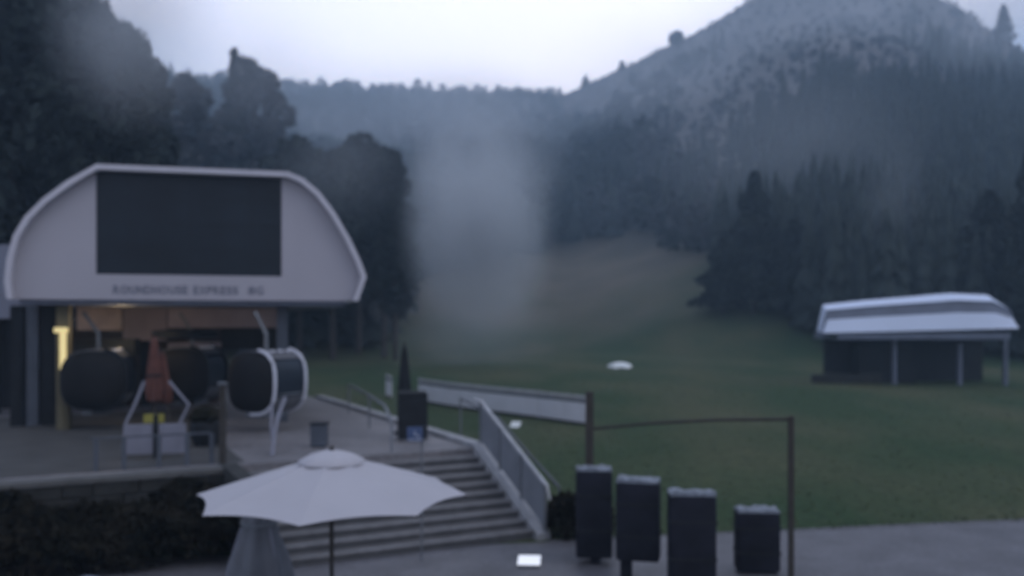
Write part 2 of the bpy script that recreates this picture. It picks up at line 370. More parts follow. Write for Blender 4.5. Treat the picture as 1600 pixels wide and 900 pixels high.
s_ = MB(); s_.prism(top_, -.058, -.001); s_.build('front_panel', M['white'], sta)
sc_ = MB(); sc_.box(x0 + .004, x1 - .004, -.03, -.003, zb_ + .002, zt_ - .002); scr = sc_.build('screen', M['screen'], sta)
for i in range(1, 6):
    xx = x0 + (x1 - x0) * i / 6; q = MB(); q.box(xx - .012, xx + .012, -.036, -.0305, zb_ + .01, zt_ - .01); q.build('mullion', M['dark'], scr)
for i in range(1, 4):
    zz = zb_ + (zt_ - zb_) * i / 4; q = MB(); q.box(x0 + .01, x1 - .01, -.040, -.0365, zz - .012, zz + .012); q.build('mullion', M['dark'], scr)
def lettering(txt, xa, xb, zc, hgt, parent, y, m, name='lettering'):
    cu = bpy.data.curves.new('tmp', 'FONT'); cu.body = txt; cu.size = 1; cu.extrude = .01; cu.offset = .016; cu.space_character = 1.08
    o = bpy.data.objects.new('tmp', cu); COL.objects.link(o); bpy.context.view_layer.update()
    me = bpy.data.meshes.new_from_object(o); bpy.data.objects.remove(o)
    co = np.array([v.co[:] for v in me.vertices]); mn, mxx = co.min(0), co.max(0)
    sx = (xb - xa) / (mxx[0] - mn[0]); sz = hgt / (mxx[1] - mn[1])
    for v in me.vertices:
        x, yy, z = v.co; v.co = (xa + (x - mn[0]) * sx, y - (z - mn[2]) * .8, zc - hgt / 2 + (yy - mn[1]) * sz)
    me.materials.clear(); me.materials.append(m); ob = bpy.data.objects.new(name, me); COL.objects.link(ob); ob.parent = parent; return ob
def word(txt, xa, xb, zc, hgt, parent, y, m):
    ws_ = {'I': .4, 'E': .85, 'P': .9, 'S': .85, 'X': .95, ' ': .6, 'O': 1.15, 'G': 1.1}; tot = sum(ws_.get(c, 1) for c in txt); x = xa
    for c in txt:
        w_ = ws_.get(c, 1) * (xb - xa) / tot
        if c != ' ': lettering(c, x + w_ * .08, x + w_ * .90, zc, hgt, parent, y, m, 'letter')
        x += w_
la = SF.hit(176, 452, -.06); lb = SF.hit(373, 452, -.06); lc = SF.hit(387, 452, -.06); ld = SF.hit(413, 452, -.06)
word('ROUNDHOUSE EXPRESS', la[0], lb[0], la[1], .235, sta, -.06, M['letter'])
word('8G', lc[0], ld[0], la[1], .235, sta, -.06, M['letter'])
# underside, pillars and machinery
s_ = MB(); s_.box(.3, 9.2, .1, 11.8, ZB - .14, ZB - .003); s_.build('soffit', M['liftdark'], sta)
for px, ly, m_ in ((100, .9, 'warm'), (441, 1.2, 'pillar'), (66, 6, 'pillar'), (392, 9.5, 'pillar'), (228, 8, 'dark')):
    x, _ = SF.hit(px, 600, ly); s_ = MB(); s_.box(x - .17, x + .17, ly - .2, ly + .2, 0, ZB - .142); s_.build('pillar', M[m_], sta, bevel=.02)
for px in (30, 48, 78):
    x, _ = SF.hit(px, 600, 2.0); s_ = MB(); s_.box(x - .22, x + .22, 1.9, 2.3, 0, ZB - .142); s_.build('wall_panel', M['dark' if px != 48 else 'pillar'], sta)
def bk(pxa, pxb, ya, yb, ly, m_, name, th=.12):
    a_ = SF.hit(pxa, ya, ly); b_ = SF.hit(pxb, yb, ly); s_ = MB(); s_.box(min(a_[0], b_[0]), max(a_[0], b_[0]), ly, ly + th, max(0.0, min(a_[1], b_[1])), max(a_[1], b_[1])); return s_.build(name, M[m_], sta)
bk(120, 190, 472, 516, 6.0, 'tan', 'fascia_board'); bk(262, 432, 472, 512, 6.6, 'mauve', 'fascia_board'); bk(192, 260, 472, 532, 6.9, 'mauve', 'fascia_board')
bk(104, 345, 512, 690, 8.0, 'brownwall', 'back_wall'); bk(345, 436, 512, 545, 8.0, 'stone', 'back_wall')
bk(262, 345, 535, 600, 7.7, 'mauve', 'wall_board')
x, z = SF.hit(290, 522, 4.0); s_ = MB(); s_.lathe([(.2, z - .18), (.95, z - .12), (1.05, z - .1), (1.05, z + .1), (.95, z + .12), (.2, z + .2)], (x, 4.0), 28); s_.build('bull_wheel', M['dark'], sta, smooth=True)
x, z = SF.hit(165, 540, 3.5); s_ = MB(); s_.box(x - .9, x + .9, 3.3, 4.6, z - .35, z + .2); s_.build('drive_unit', M['dark'], sta, bevel=.05)
tl = thing('wall_lamp', 'warm yellow lit lamp column with a short crossbar under the station roof', 'lamp', (*SF.world(SF.hit(98, 600, .55)[0], .55), TZ), SF.a)
z0_ = SF.hit(98, 577, .55)[1]; z1_ = SF.hit(98, 520, .55)[1]
s_ = MB(); s_.box(-.075, .09, -.06, .06, z0_, z1_); s_.build('tube', M['lamp'], tl, bevel=.02)
s_ = MB(); s_.box(-.22, .13, -.07, .07, z1_ + .004, z1_ + .15); s_.build('crossbar', M['lamp'], tl, bevel=.02)
s_ = MB(); s_.box(-.04, .02, -.03, .03, 0, z0_ - .004); s_.build('stand', M['warm'], tl)

ll = bpy.data.lights.new('lamp_light', 'POINT'); ll.energy = 40; ll.color = (1, .74, .42); ll.shadow_soft_size = .15
lo = bpy.data.objects.new('lamp_light', ll); COL.objects.link(lo); lo.parent = tl; lo.location = (1.3, 1.6, 2.9)
# ---------------------------------------------------------------- gondola cabins
def cabin(label, loc, rz):
    c = thing('gondola_cabin', label, 'gondola cabin', loc, rz, 'gondola cabins parked under the station roof')
    N_ = 28
    def ring(sx, sz, zc, e=.72):
        pts = []
        for k in range(N_):
            a_ = k * math.tau / N_; ca, sa = math.cos(a_), math.sin(a_)
            pts.append((sx * math.copysign(abs(ca) ** e, ca), zc + sz * math.copysign(abs(sa) ** e, sa)))
        return pts
    def loft(rings, name, m, smooth=True):
        b_ = MB(); vs = []; fs = []
        for x, pts in rings: vs += [(x, p[0], p[1]) for p in pts]
        for i in range(len(rings) - 1):
            for k in range(N_): fs.append((i * N_ + k, i * N_ + (k + 1) % N_, (i + 1) * N_ + (k + 1) % N_, (i + 1) * N_ + k))
        fs += [tuple(range(N_)), tuple(range((len(rings) - 1) * N_, len(rings) * N_))]
        b_.add(vs, fs); return b_.build(name, m, c, smooth=smooth)
    zc = 1.50; SZ = .93
    loft([(-.66, ring(.93, SZ - .04, zc)), (.66, ring(.93, SZ - .04, zc))], 'body', M['glass'])
    loft([(-.90, ring(.52, .56, zc)), (-.80, ring(.78, .80, zc)), (-.665, ring(.91, SZ - .06, zc))], 'end_window', M['cabin'])
    loft([(.665, ring(.91, SZ - .06, zc)), (.80, ring(.78, .80, zc)), (.90, ring(.52, .56, zc))], 'end_window', M['cabin'])
    def patch(x0, x1, a0, a1, sc_, m, name):
        P = []
        for k in range(13):
            a_ = R(a0 + (a1 - a0) * k / 12); ca, sa = math.cos(a_), math.sin(a_)
            P.append((sc_ * .93 * math.copysign(abs(ca) ** .72, ca), zc + sc_ * (SZ - .04) * math.copysign(abs(sa) ** .72, sa)))
        b_ = MB(); b_.add([(x, p[0] * s_, zc + (p[1] - zc) * s_) for s_ in (1.004, 1.03) for x in (x0, x1) for p in P],
            [f for k in range(12) for f in ((k, k + 1, 14 + k, 13 + k), (26 + k, 39 + k, 40 + k, 27 + k), (k, 26 + k, 27 + k, k + 1), (13 + k, 14 + k, 40 + k, 39 + k))] + [(0, 13, 39, 26), (12, 38, 51, 25)])
        return b_.build(name, M[m], c, smooth=True)
    patch(-.60, .60, 48, 138, 1, 'cabingrey', 'roof'); patch(-.60, -.03, 202, 262, 1, 'cabingrey', 'door_panel'); patch(.03, .60, 202, 262, 1, 'cabingrey', 'door_panel')
    for x in (-.66, .66):
        b_ = MB(); P = ring(.97, SZ + .02, zc); b_.tube([(x, p[0], p[1]) for p in P[8:22]], .050, 8); b_.build('rim', M['arc'], c, smooth=True)
    for x in (-.45, -.1, .25):
        b_ = MB(); b_.box(x, x + .16, -.62, -.50, zc + .86, zc + .93); b_.build('roof_clip', M['arc'], c, bevel=.02)
    b_ = MB(); b_.box(-.5, .5, -.35, .35, .46, .57); b_.build('floor_frame', M['steel'], c)
    b_ = MB(); b_.tube([(0, 0, 2.42), (0, 0, 2.9), (.0, .45, 3.55)], .06, 8); b_.build('hanger', M['steel'], c)
    for y in (-1,):
        b_ = MB(); b_.tube([(-.5, -1.0, 1.15), (.5, -1.0, 1.15)], .02, 6); b_.build('grab_bar', M['steel'], c)
    return c
def on_ter(px, py): return wp(px, py, TZ)
def dark_rims(c):
    for o in c.children:
        if o.name.startswith(('rim', 'grab')):
            o.material_slots[0].link = 'OBJECT'; o.material_slots[0].material = M['dark']
cb = cabin('dark gondola cabin with white arched rims at the right front of the station', (at(416, 25.2), 25.2, TZ), R(62))
cb.scale = (.94, .94, .95)
dark_rims(copy_tree(cb, (at(154, 25.9), 25.9, TZ), R(100), 'unlit dark gondola cabin beside the yellow lamp column'))
dark_rims(copy_tree(cb, (at(300, 28.8), 28.8, TZ), R(80), 'dim gondola cabin further back behind the red folded umbrellas'))

# ---------------------------------------------------------------- things on the terrace
def folded(label, loc, htop, zlo, rmax, m, name='folded_umbrella', tilt=0):
    o = thing(name, label, 'umbrella', loc); o.rotation_euler = (0, tilt, 0)
    b_ = MB(); b_.lathe([(.02, htop), (.07, htop - .15), (rmax * .75, htop - .8), (rmax, zlo + .35), (rmax * .8, zlo + .05), (rmax * .4, zlo)][::-1], (0, 0), 32, .14, 8); b_.build('canopy', m, o, smooth=True)
    b_ = MB(); b_.tube([(0, 0, 0), (0, 0, htop + .08)], .03); b_.build('pole', M['wood'], o)
    b_ = MB(); b_.lathe([(.3, 0), (.3, .06), (.06, .1)], (0, 0), 16); b_.build('base', M['dark'], o)
    b_ = MB(); b_.lathe([(rmax * .93, htop - 1.05), (rmax * .95, htop - .98)], (0, 0), 24); b_.build('strap', M['dark'], o)
    return o
q = on_ter(241, 692); folded('red folded umbrella standing in front of the station, the taller of the two', q, 2.75, 1.05, .2, M['red'])
q = on_ter(268, 690); folded('shorter orange red folded umbrella leaning beside the taller one', q, 2.35, 1.0, .14, M['red'], tilt=R(-6))
gp = on_ter(246, 716); gt = thing('queue_gate', 'pale two panel queue gate with a dark centre post below the red umbrellas', 'gate', gp, R(12))
for x0_, x1_ in ((-.68, -.09), (.02, .62)):
    b_ = MB(); b_.box(x0_, x1_, -.03, .03, .1, .78); b_.build('panel', M['gate'], gt, bevel=.02)
b_ = MB(); b_.box(-.08, .01, -.06, .06, 0, 1.0); b_.build('post', M['dark'], gt)
for s, x_ in ((-1, -.62), (1, .55)):
    b_ = MB(); b_.tube([(x_ - .1 * 1, -.02, .3), (x_ - .06, 0, .8), (x_ + .12, .05, 1.2), (x_ + .32 * (1 if s < 0 else -1) , .1, 1.75)], .035, 8); b_.build('guide_tube', M['gate'], gt, smooth=True)
ys_ = thing('yellow_sign', 'small dull yellow sign between the two panels of the queue gate', 'sign', (gp[0] - .18, gp[1] + .25, TZ), R(12))
b_ = MB(); b_.box(-.22, .22, -.02, .02, .78, .98); b_.build('plate', M['yellow'], ys_); b_ = MB(); b_.box(-.03, .03, .021, .06, 0, .96); b_.build('post', M['dark'], ys_)
q = on_ter(425, 712); gr = thing('guide_rail', 'pale curved guide rail below the white rimmed cabin', 'rail', q)
b_ = MB(); b_.tube([(.0, 0, 0), (-.02, .3, .5), (.0, .6, .9), (.05, 1, 1.25)], .05, 8); b_.build('tube', M['gate'], gr, smooth=True)
b_ = MB(); b_.tube([(.02, .1, 0), (-.12, .4, .6), (-.22, .8, 1.1)], .035, 8); b_.build('brace', M['gate'], gr, smooth=True)
q = on_ter(322, 696); br = thing('barrel_planter', 'dark round barrel planter right of the queue gate', 'planter', q)
b_ = MB(); b_.lathe([(.28, 0), (.38, .25), (.4, .5), (.36, .62), (.30, .63)], (0, 0), 20); b_.build('barrel', M['dark'], br, smooth=True)
b_ = MB(); b_.lathe([(.33, .6), (.42, .75), (.3, .92), (.08, 1.0)], (0, 0), 18, .2, 5); b_.build('plant', M['hedge'], br)
q = on_ter(348, 727); tp = thing('terrace_post', 'tall thin dark post near the terrace edge behind the white umbrella', 'post', q)
b_ = MB(); b_.box(-.06, .06, -.06, .06, 0, 1.75); b_.build('shaft', M['wood'], tp); b_ = MB(); b_.box(-.09, .09, -.09, .09, 1.752, 1.8); b_.build('cap', M['steel'], tp); b_ = MB(); b_.box(-.1, .1, -.1, .1, 0, .03); b_.build('foot', M['steel'], tp)
q1, q2 = on_ter(150, 736), on_ter(345, 724)
lr = thing('low_railing', 'low dark railing along the terrace edge left of the tall post', 'railing', q1, math.atan2(q2[1] - q1[1], q2[0] - q1[0]))
LL = math.hypot(q2[1] - q1[1], q2[0] - q1[0])
for px in (150, 192, 246, 290, 330):
    f = (px - 150) / 195 * LL; b_ = MB(); b_.box(f - .045, f + .045, -.04, .04, 0, .66); b_.build('post', M['pillar'], lr)
b_ = MB(); b_.box(-.1, LL - .2, -.025, .025, .661, .70); b_.build('rail', M['pillar'], lr)
q = on_ter(499, 698); bl = thing('planter_box', 'small dark square planter box behind the peak of the white umbrella', 'planter', q)
b_ = MB(); b_.box(-.19, .19, -.19, .19, .03, .56); b_.build('body', M['pillar'], bl, bevel=.02); b_ = MB(); b_.box(-.21, .21, -.21, .21, .562, .6); b_.build('rim', M['dark'], bl); b_ = MB(); b_.box(-.15, .15, -.15, .15, 0, .03); b_.build('foot', M['dark'], bl)
q = on_ter(643, 688); bn = thing('waste_bin', 'tall dark waste bin at the head of the stairs behind the blue sign', 'bin', (q[0], q[1] + .2, TZ), R(10))
b_ = MB(); b_.box(-.38, .38, -.3, .3, .04, 1.12); b_.build('body', M['dark'], bn, bevel=.03)
b_ = MB(); b_.prism([(-.4, 1.124), (-.36, 1.26), (.36, 1.26), (.4, 1.124)], -.32, .32); b_.build('lid', M['dark'], bn, bevel=.02)
b_ = MB(); b_.box(-.2, .2, -.312, -.301, .84, 1.0); b_.build('flap', M['dark'], bn)
b_ = MB(); b_.box(-.32, .32, -.26, .26, 0, .038); b_.build('plinth', M['steel'], bn)
folded('dark folded umbrella standing behind the tall bin at the stair head', (at(632, 24.6), 24.6, TZ), 2.45, .9, .17, M['dark'])
q = (at(659, 17.2), 17.2, 0); sg = thing('blue_sign', 'small blue sign on a thin post in front of the stairs', 'sign', q)
b_ = MB(); b_.tube([(0, 0, 0), (0, 0, 2.56)], .022); b_.build('post', M['steel'], sg)
sx = -.12; b_ = MB(); b_.box(sx - .16, sx + .14, -.035, -.024, 2.3, 2.58); pt = b_.build('plate', M['blue'], sg, bevel=.004)
b_ = MB(); b_.box(sx - .14, sx + .12, -.040, -.036, 2.325, 2.345); b_.build('border', M['signwhite'], pt)
b_ = MB(); b_.tube([(sx - .01, -.05, 2.50), (sx - .01, -.05, 2.43), (sx + .05, -.05, 2.42), (sx + .07, -.05, 2.37)], .012, 6); b_.build('pictogram', M['signwhite'], pt)
# ---------------------------------------------------------------- white umbrella
um = thing('white_umbrella', 'large open white eight sided market umbrella on the plaza in front of the stairs', 'umbrella', (-2.44, 12.0, 0))
RU, ZR, ZT = 1.83, 2.29, 2.84
vs = []; fs = []; NR, NA = 10, 48
for i in range(NR + 1):
    f = i / NR
    for k in range(NA):
        a_ = k * math.tau / NA; u_ = (k % 6) / 6; sag = 4 * u_ * (1 - u_)
        cosr = math.cos(math.pi / 8) / math.cos((u_ - .5) * math.pi / 4)
        rr = RU * f * (cosr * (1 - .045 * sag * f)); rr = max(rr, .02)
        z = ZT - (ZT - ZR) * (f ** 1.08) - .035 * sag * f * (1 - f) * 4 * .5 + .03 * sag * f ** 3
        vs.append((rr * math.cos(a_), rr * math.sin(a_), z))
for i in range(NR):
    for k in range(NA): fs.append((i * NA + k, i * NA + (k + 1) % NA, (i + 1) * NA + (k + 1) % NA, (i + 1) * NA + k))
b_ = MB(); b_.add(vs, fs); cn = b_.build('canopy', M['canvas'], um)
md = cn.modifiers.new('thick', 'SOLIDIFY'); md.thickness = .006
b_ = MB()
for k in range(8):
    a_ = k * math.tau / 8; b_ = MB(); b_.tube([(.1 * math.cos(a_), .1 * math.sin(a_), ZT - .03), (RU * math.cos(a_), RU * math.sin(a_), ZR - .025)], .012, 6); b_.build('rib', M['wood'], um)
b_ = MB(); b_.lathe([(.44, ZT - .115), (.42, ZT - .075), (.30, ZT - .01), (.14, ZT + .035), (.02, ZT + .05)], (0, 0), 32, .03, 8); b_.build('vent_cap', M['canvas'], um, smooth=True)
b_ = MB(); b_.tube([(0, 0, 0), (0, 0, ZT + .1)], .03, 12); b_.build('pole', M['wood'], um)
b_ = MB(); b_.lathe([(.42, 0), (.42, .06), (.1, .1), (.05, .35)], (0, 0), 20); b_.build('base', M['dark'], um)
# gathered cover beneath its left side
cv = thing('cloth_cover', 'grey cloth cover gathered at the top and flaring downward under the white umbrella', 'cover', (at(405, 13.6), 13.6, 0))
b_ = MB(); b_.lathe([(.62, .02), (.52, .6), (.40, 1.05), (.28, 1.35), (.23, 1.55), (.25, 1.75), (.2, 1.9), (.05, 1.95)], (0, 0), 60, .10, 7); b_.build('skirt', M['cover'], cv, smooth=True)
for a_ in (R(-150), R(-40)):
    b_ = MB(); b_.tube([(.66 * math.cos(a_), .66 * math.sin(a_), .03), (.45 * math.cos(a_), .45 * math.sin(a_), .95), (.27 * math.cos(a_), .27 * math.sin(a_), 1.5)], .018, 6); b_.build('piping', M['gate'], cv, smooth=True)
b_ = MB(); b_.lathe([(.27, 1.52), (.275, 1.57)], (0, 0), 24); b_.build('tie', M['steel'], cv)

# ---------------------------------------------------------------- plaza right: frame and padded covers
fr = thing('timber_frame', 'thin brown timber frame of two posts and a crossbeam at the lawn edge', 'frame')
Yp1, Yp2 = 17.4, 15.4
x1_, x2_ = at(921, Yp1), at(1236, Yp2)
b_ = MB(); b_.box(x1_ - .075, x1_ + .075, Yp1 - .075, Yp1 + .075, 0, zat(612, Yp1)); b_.build('post', M['wood'], fr, bevel=.01)
b_ = MB(); b_.box(x2_ - .045, x2_ + .045, Yp2 - .045, Yp2 + .045, 0, zat(650, Yp2)); b_.build('post', M['wood'], fr, bevel=.008)
b_ = MB(); b_.tube([(x1_ + .08, Yp1, zat(670, Yp1)), (at(1020, 16.7), 16.7, zat(661, 16.7)), (at(1120, 16.1), 16.1, zat(656, 16.1)), (x2_ - .04, Yp2, zat(655, Yp2))], .033, 6); b_.build('crossbeam', M['wood'], fr)
def pad(label, pxa, pxb, Y, ytop, zbot, rz, post=None, dep=.42):
    X = at((pxa + pxb) / 2, Y); w_ = (pxb - pxa) / FPX * Y; zt = zat(ytop, Y)
    o = thing('padded_cover', label, 'padded cover', (X, Y + dep / 2, 0), rz, 'tall dark padded covers along the lawn edge')
    b_ = MB(); b_.box(-w_ / 2, w_ / 2, -dep / 2, dep / 2, zbot, zt - .06); m_ = b_.build('pad', M['pad'], o, bevel=.06, smooth=True)
    for f in (.3, .68):
        z = zbot + (zt - zbot) * f; b_ = MB(); b_.box(-w_ / 2 - .006, w_ / 2 + .006, -dep / 2 - .006, dep / 2 + .006, z - .025, z + .025); b_.build('strap', M['dark'], m_)
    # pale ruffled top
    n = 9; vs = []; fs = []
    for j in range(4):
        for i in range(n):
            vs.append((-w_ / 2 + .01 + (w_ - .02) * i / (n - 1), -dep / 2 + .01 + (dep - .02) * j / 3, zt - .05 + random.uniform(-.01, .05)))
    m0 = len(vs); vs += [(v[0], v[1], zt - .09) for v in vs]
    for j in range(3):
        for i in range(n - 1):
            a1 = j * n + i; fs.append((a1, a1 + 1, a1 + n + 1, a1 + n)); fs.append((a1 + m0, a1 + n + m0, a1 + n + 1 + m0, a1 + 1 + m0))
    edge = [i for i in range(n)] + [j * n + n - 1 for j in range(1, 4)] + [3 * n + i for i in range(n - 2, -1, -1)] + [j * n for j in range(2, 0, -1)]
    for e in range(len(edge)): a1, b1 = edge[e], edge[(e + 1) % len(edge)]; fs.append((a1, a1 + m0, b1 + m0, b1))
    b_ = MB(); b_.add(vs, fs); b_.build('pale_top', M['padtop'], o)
    if post is not None:
        b_ = MB(); b_.box(post * w_ - .1, post * w_ + .1, -.1, .1, 0, zbot - .002); b_.build('post', M['pad'], o)
    return o
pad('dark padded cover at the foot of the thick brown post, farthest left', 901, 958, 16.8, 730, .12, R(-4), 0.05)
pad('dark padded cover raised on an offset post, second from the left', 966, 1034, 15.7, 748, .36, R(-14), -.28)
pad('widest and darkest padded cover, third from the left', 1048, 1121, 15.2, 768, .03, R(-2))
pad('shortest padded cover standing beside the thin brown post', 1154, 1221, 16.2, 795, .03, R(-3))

# glowing panel, small white things
q = (at(827, 16.95), 16.95, 0); gl = thing('ground_light', 'small bright white rectangular light on the plaza near the stair foot', 'light', q, R(-3))
b_ = MB(); b_.box(-.2, .2, -.34, .3, .0, .06); b_.build('housing', M['steel'], gl); b_ = MB(); b_.box(-.215, .215, -.35, .31, .062, .075); b_.build('panel', M['light'], gl)
def gz(X, Y): return float(height(X, Y))
Y_ = 36.5; X_ = at(804, Y_); ws = thing('white_marker', 'small white marker board lying in the grass beside the banner fence', 'marker', (X_, Y_, gz(X_, Y_) - .02), R(-20))
b_ = MB(); b_.add([(-.2, -.1, .0), (.2, -.1, .0), (.2, .25, .22), (-.2, .25, .22), (-.2, -.06, -.02), (.2, -.06, -.02), (.2, .29, .2), (-.2, .29, .2)], [(0, 1, 2, 3), (7, 6, 5, 4), (0, 4, 5, 1), (1, 5, 6, 2), (2, 6, 7, 3), (3, 7, 4, 0)]); b_.build('board', M['whitebit'], ws)
b_ = MB(); b_.box(-.02, .02, .2, .24, -.15, .2); b_.build('stake', M['wood'], ws)
Y_ = 70; X_ = at(969, Y_); z_ = zat(583, Y_); 
wt = thing('white_tarpaulin', 'flat white tarpaulin covering a low heap far out on the meadow', 'tarpaulin', (X_, Y_, gz(X_, Y_)))
b_ = MB(); b_.lathe([(.95, 0), (.8, .25), (.35, .42), (.05, .45)], (0, 0), 24, .12, 5); o_ = b_.build('sheet', M['whitebit'], wt, smooth=True)
b_ = MB(); b_.tube([(-.9, -.5, .03), (0, -.9, .03), (.9, -.5, .03)], .04, 6); b_.build('weight', M['wood'], wt)

# ---------------------------------------------------------------- banner fence
bf = thing('banner_fence', 'long low white banner fence running back across the meadow behind the stairs', 'fence')
pts_px = [(917, 36.8), (842, 39.3), (755, 42.3), (700, 44.4), (655, 46.6), (604, 48.5)]
P = [(at(px, Y), Y) for px, Y in pts_px]
for i, (X, Y) in enumerate(P):
    z = gz(X, Y); b_ = MB(); b_.box(X - .05, X + .05, Y - .02, Y + .08, z - .3, z + 1.28); b_.build('post', M['steel'], bf)
for i in range(len(P) - 1):
    (xa, ya), (xb, yb) = P[i], P[i + 1]; d = Vector((xb - xa, yb - ya)).normalized(); a = Vector((-d.y, d.x))
    if a.y > 0: a = -a
    za, zb = gz(xa, ya), gz(xb, yb)
    if i == 4: xa, ya = xb + (xa - xb) * .2, yb + (ya - yb) * .2
    def strip(h0, h1, m_, nm, off):
        vs = []
        for t_ in (off, off + .03):
            for x, y, z in ((xa + d.x * .03, ya + d.y * .03, za), (xb - d.x * .03, yb - d.y * .03, zb)):
                for h in (h0, h1): vs.append((x + a.x * t_, y + a.y * t_, z + h))
        b_ = MB(); b_.add(vs, [(0, 1, 3, 2), (4, 6, 7, 5), (0, 2, 6, 4), (1, 5, 7, 3), (0, 4, 5, 1), (2, 3, 7, 6)]); b_.build(nm, M[m_], bf)
    strip(.12, .92, 'banner', 'banner_panel', .05); strip(1.08, 1.24, 'railtop', 'rail', .05); strip(.925, 1.075, 'steel', 'gap_mesh', .02); strip(-.2, .115, 'dark', 'shadow_strip', .03)  # lowest dark strip stands in for the shadow beneath the banner

# ---------------------------------------------------------------- far chairlift station
LF = Frame(at(1287, 54), 54, 0, R(2)); zg = gz(24, 54)
ls = thing('chairlift_station', 'long white chairlift station with grey side band far right across the meadow', 'lift station', (LF.o[0], LF.o[1], 0), LF.a)
lx = [0, .35, 3, 6, 8.5, 10.8, 11.9, 12.15]
ztop = [3.95, 5.60, 5.88, 6.12, 6.32, 6.22, 5.5, 4.6]
def band(f0, f1, in0, in1, m_, nm):
    vs = []; n = len(lx)
    for x, zt in zip(lx, ztop):
        zb = 3.85 + .012 * x * 2; hh = zt - zb
        for f, i_ in ((f0, in0), (f1, in1)): vs += [(x, i_, zb + hh * f), (x + max(0, 1.5 * (1 - x / 9)), 4.2 - i_, zb + hh * f)]
    fs = []
    for i in range(n - 1):
        a_, b2 = i * 4, (i + 1) * 4
        fs += [(a_, b2, b2 + 2, a_ + 2), (a_ + 1, a_ + 3, b2 + 3, b2 + 1), (a_ + 2, b2 + 2, b2 + 3, a_ + 3), (a_, a_ + 1, b2 + 1, b2)]
    fs += [(0, 2, 3, 1), (4 * n - 4, 4 * n - 3, 4 * n - 1, 4 * n - 2)]
    b_ = MB(); b_.add(vs, fs); return b_.build(nm, M[m_], ls)
band(0, .46, 0, .25, 'lift', 'lower_shell'); bd = band(.462, .80, .34, .55, 'liftdark', 'window_band'); band(.802, 1.0, .45, 1.1, 'lift', 'roof')
b_ = MB(); b_.box(.9, 11.7, .12, 3.9, 3.45, 3.84); b_.build('soffit', M['liftdark'], ls, bevel=.05)
for px in (1395, 1497, 1568):
    x = LF.hit(px, 560, 1.4)[0]; b_ = MB(); b_.box(x - .11, x + .11, 1.1, 1.35, .2, 3.449); b_.build('leg', M['liftdark'], ls)
b_ = MB(); b_.box(3.2, 6.8, 2.2, 3.6, .4, 3.0); b_.build('machine_room', M['dark'], ls)
b_ = MB(); b_.box(1.5, 12.0, 3.7, 3.9, .4, 3.42); b_.build('rear_wall', M['dark'], ls)
b_ = MB(); b_.lathe([(.3, 3.2), (1.4, 3.22), (1.4, 3.4), (.3, 3.42)], (9.5, 1.9), 24); b_.build('bull_wheel', M['dark'], ls)
lw = thing('low_wall', 'low dark wall on the meadow left of the far chairlift station', 'wall', (at(1270, 56), 56, .3), R(-3))
for i in range(6):
    b_ = MB(); b_.box(i * .72, i * .72 + .70, 0, .4, 0, .95 + random.uniform(-.05, .05)); b_.build('block', M['stone'], lw, bevel=.03)
# lift tower behind the gondola station
Y_ = 41; tw = thing('lift_tower', 'pale steel lift tower with crossarm rising behind the gondola station roof', 'lift tower', (at(303, Y_), Y_, gz(at(303, Y_), Y_)))
for s in (-1, 1):
    b_ = MB(); b_.tube([(s * .55, 0, 0), (s * .48, 0, 9.0)], .13); b_.build('leg', M['steel'], tw)
for i in range(7):
    b_ = MB(); b_.tube([(-.5, 0, 2 + i * 1.0), (.5, 0, 2.5 + i * 1.0)], .05, 6); b_.build('brace', M['steel'], tw)
b_ = MB(); b_.box(-.7, .7, -.5, .5, 11.8-2.79, 12.1-2); b_.build('head', M['steel'], tw, bevel=.2)
b_ = MB(); b_.box(-.9, .9, -2.5, 2.5, 10.101, 10.35); b_.build('crossarm', M['steel'], tw)
for s in (-1, 1):
    b_ = MB(); b_.box(-.6, .6, s * 2.4 - .15, s * 2.4 + .15, 10.351, 10.6); b_.build('sheave_train', M['dark'], tw)
# far-left neighbouring canopy
Y_ = 29; sc2 = thing('side_canopy', 'pale blue grey curved canopy cut by the left edge behind the station', 'canopy', (at(-60, Y_), Y_, TZ), R(12))
pr = [(0, 3.2), (0, 5.2), (.6, 5.6), (1.5, 5.65), (2.1, 5.3), (2.45, 4.6), (2.5, 3.2)]
b_ = MB(); b_.prism([(x, z) for x, z in pr], 0, 6); b_.build('shell', M['sidec'], sc2, smooth=True)
for x in (.6, 1.9):
    b_ = MB(); b_.box(x - .3, x + .3, .3, .9, 0, 3.19); b_.build('pillar', M['pillar'], sc2)
b_ = MB(); b_.box(.1, 2.3, 2.5, 2.7, 0, 3.19); b_.build('rear_wall', M['dark'], sc2)

# ---------------------------------------------------------------- vegetation
def leafcloud(C, size, flat=.5):
    n = len(C); a = rng.normal(size=(n, 3)); a /= np.linalg.norm(a, axis=1)[:, None]
    b = rng.normal(size=(n, 3)); b[:, 2] *= flat; b -= (a * b).sum(1)[:, None] * a; b /= np.linalg.norm(b, axis=1)[:, None]
    s = (size * rng.uniform(.6, 1.3, n))[:, None]
    v = np.stack([C - a * s, C + b * s * .55, C + a * s, C - b * s * .55], 1).reshape(-1, 3)
    return v, np.arange(4 * n).reshape(n, 4)
def conifer_pts(h, r, n):
    t_ = rng.uniform(0.02, 1, n) ** .72; z = h * (.08 + .92 * t_)
    tiers = 1 + .25 * np.sin(t_ * h * 2.2) ; rad = r * (1 - t_) ** .85 * tiers * rng.uniform(.25, 1.05, n) ** .5 + .08
    a = rng.uniform(0, math.tau, n); lob = 1 + .22 * np.sin(a * 3 + t_ * 17) + .12 * np.sin(a * 7)
    return np.stack([rad * lob * np.cos(a), rad * lob * np.sin(a), z - rad * .18], 1)
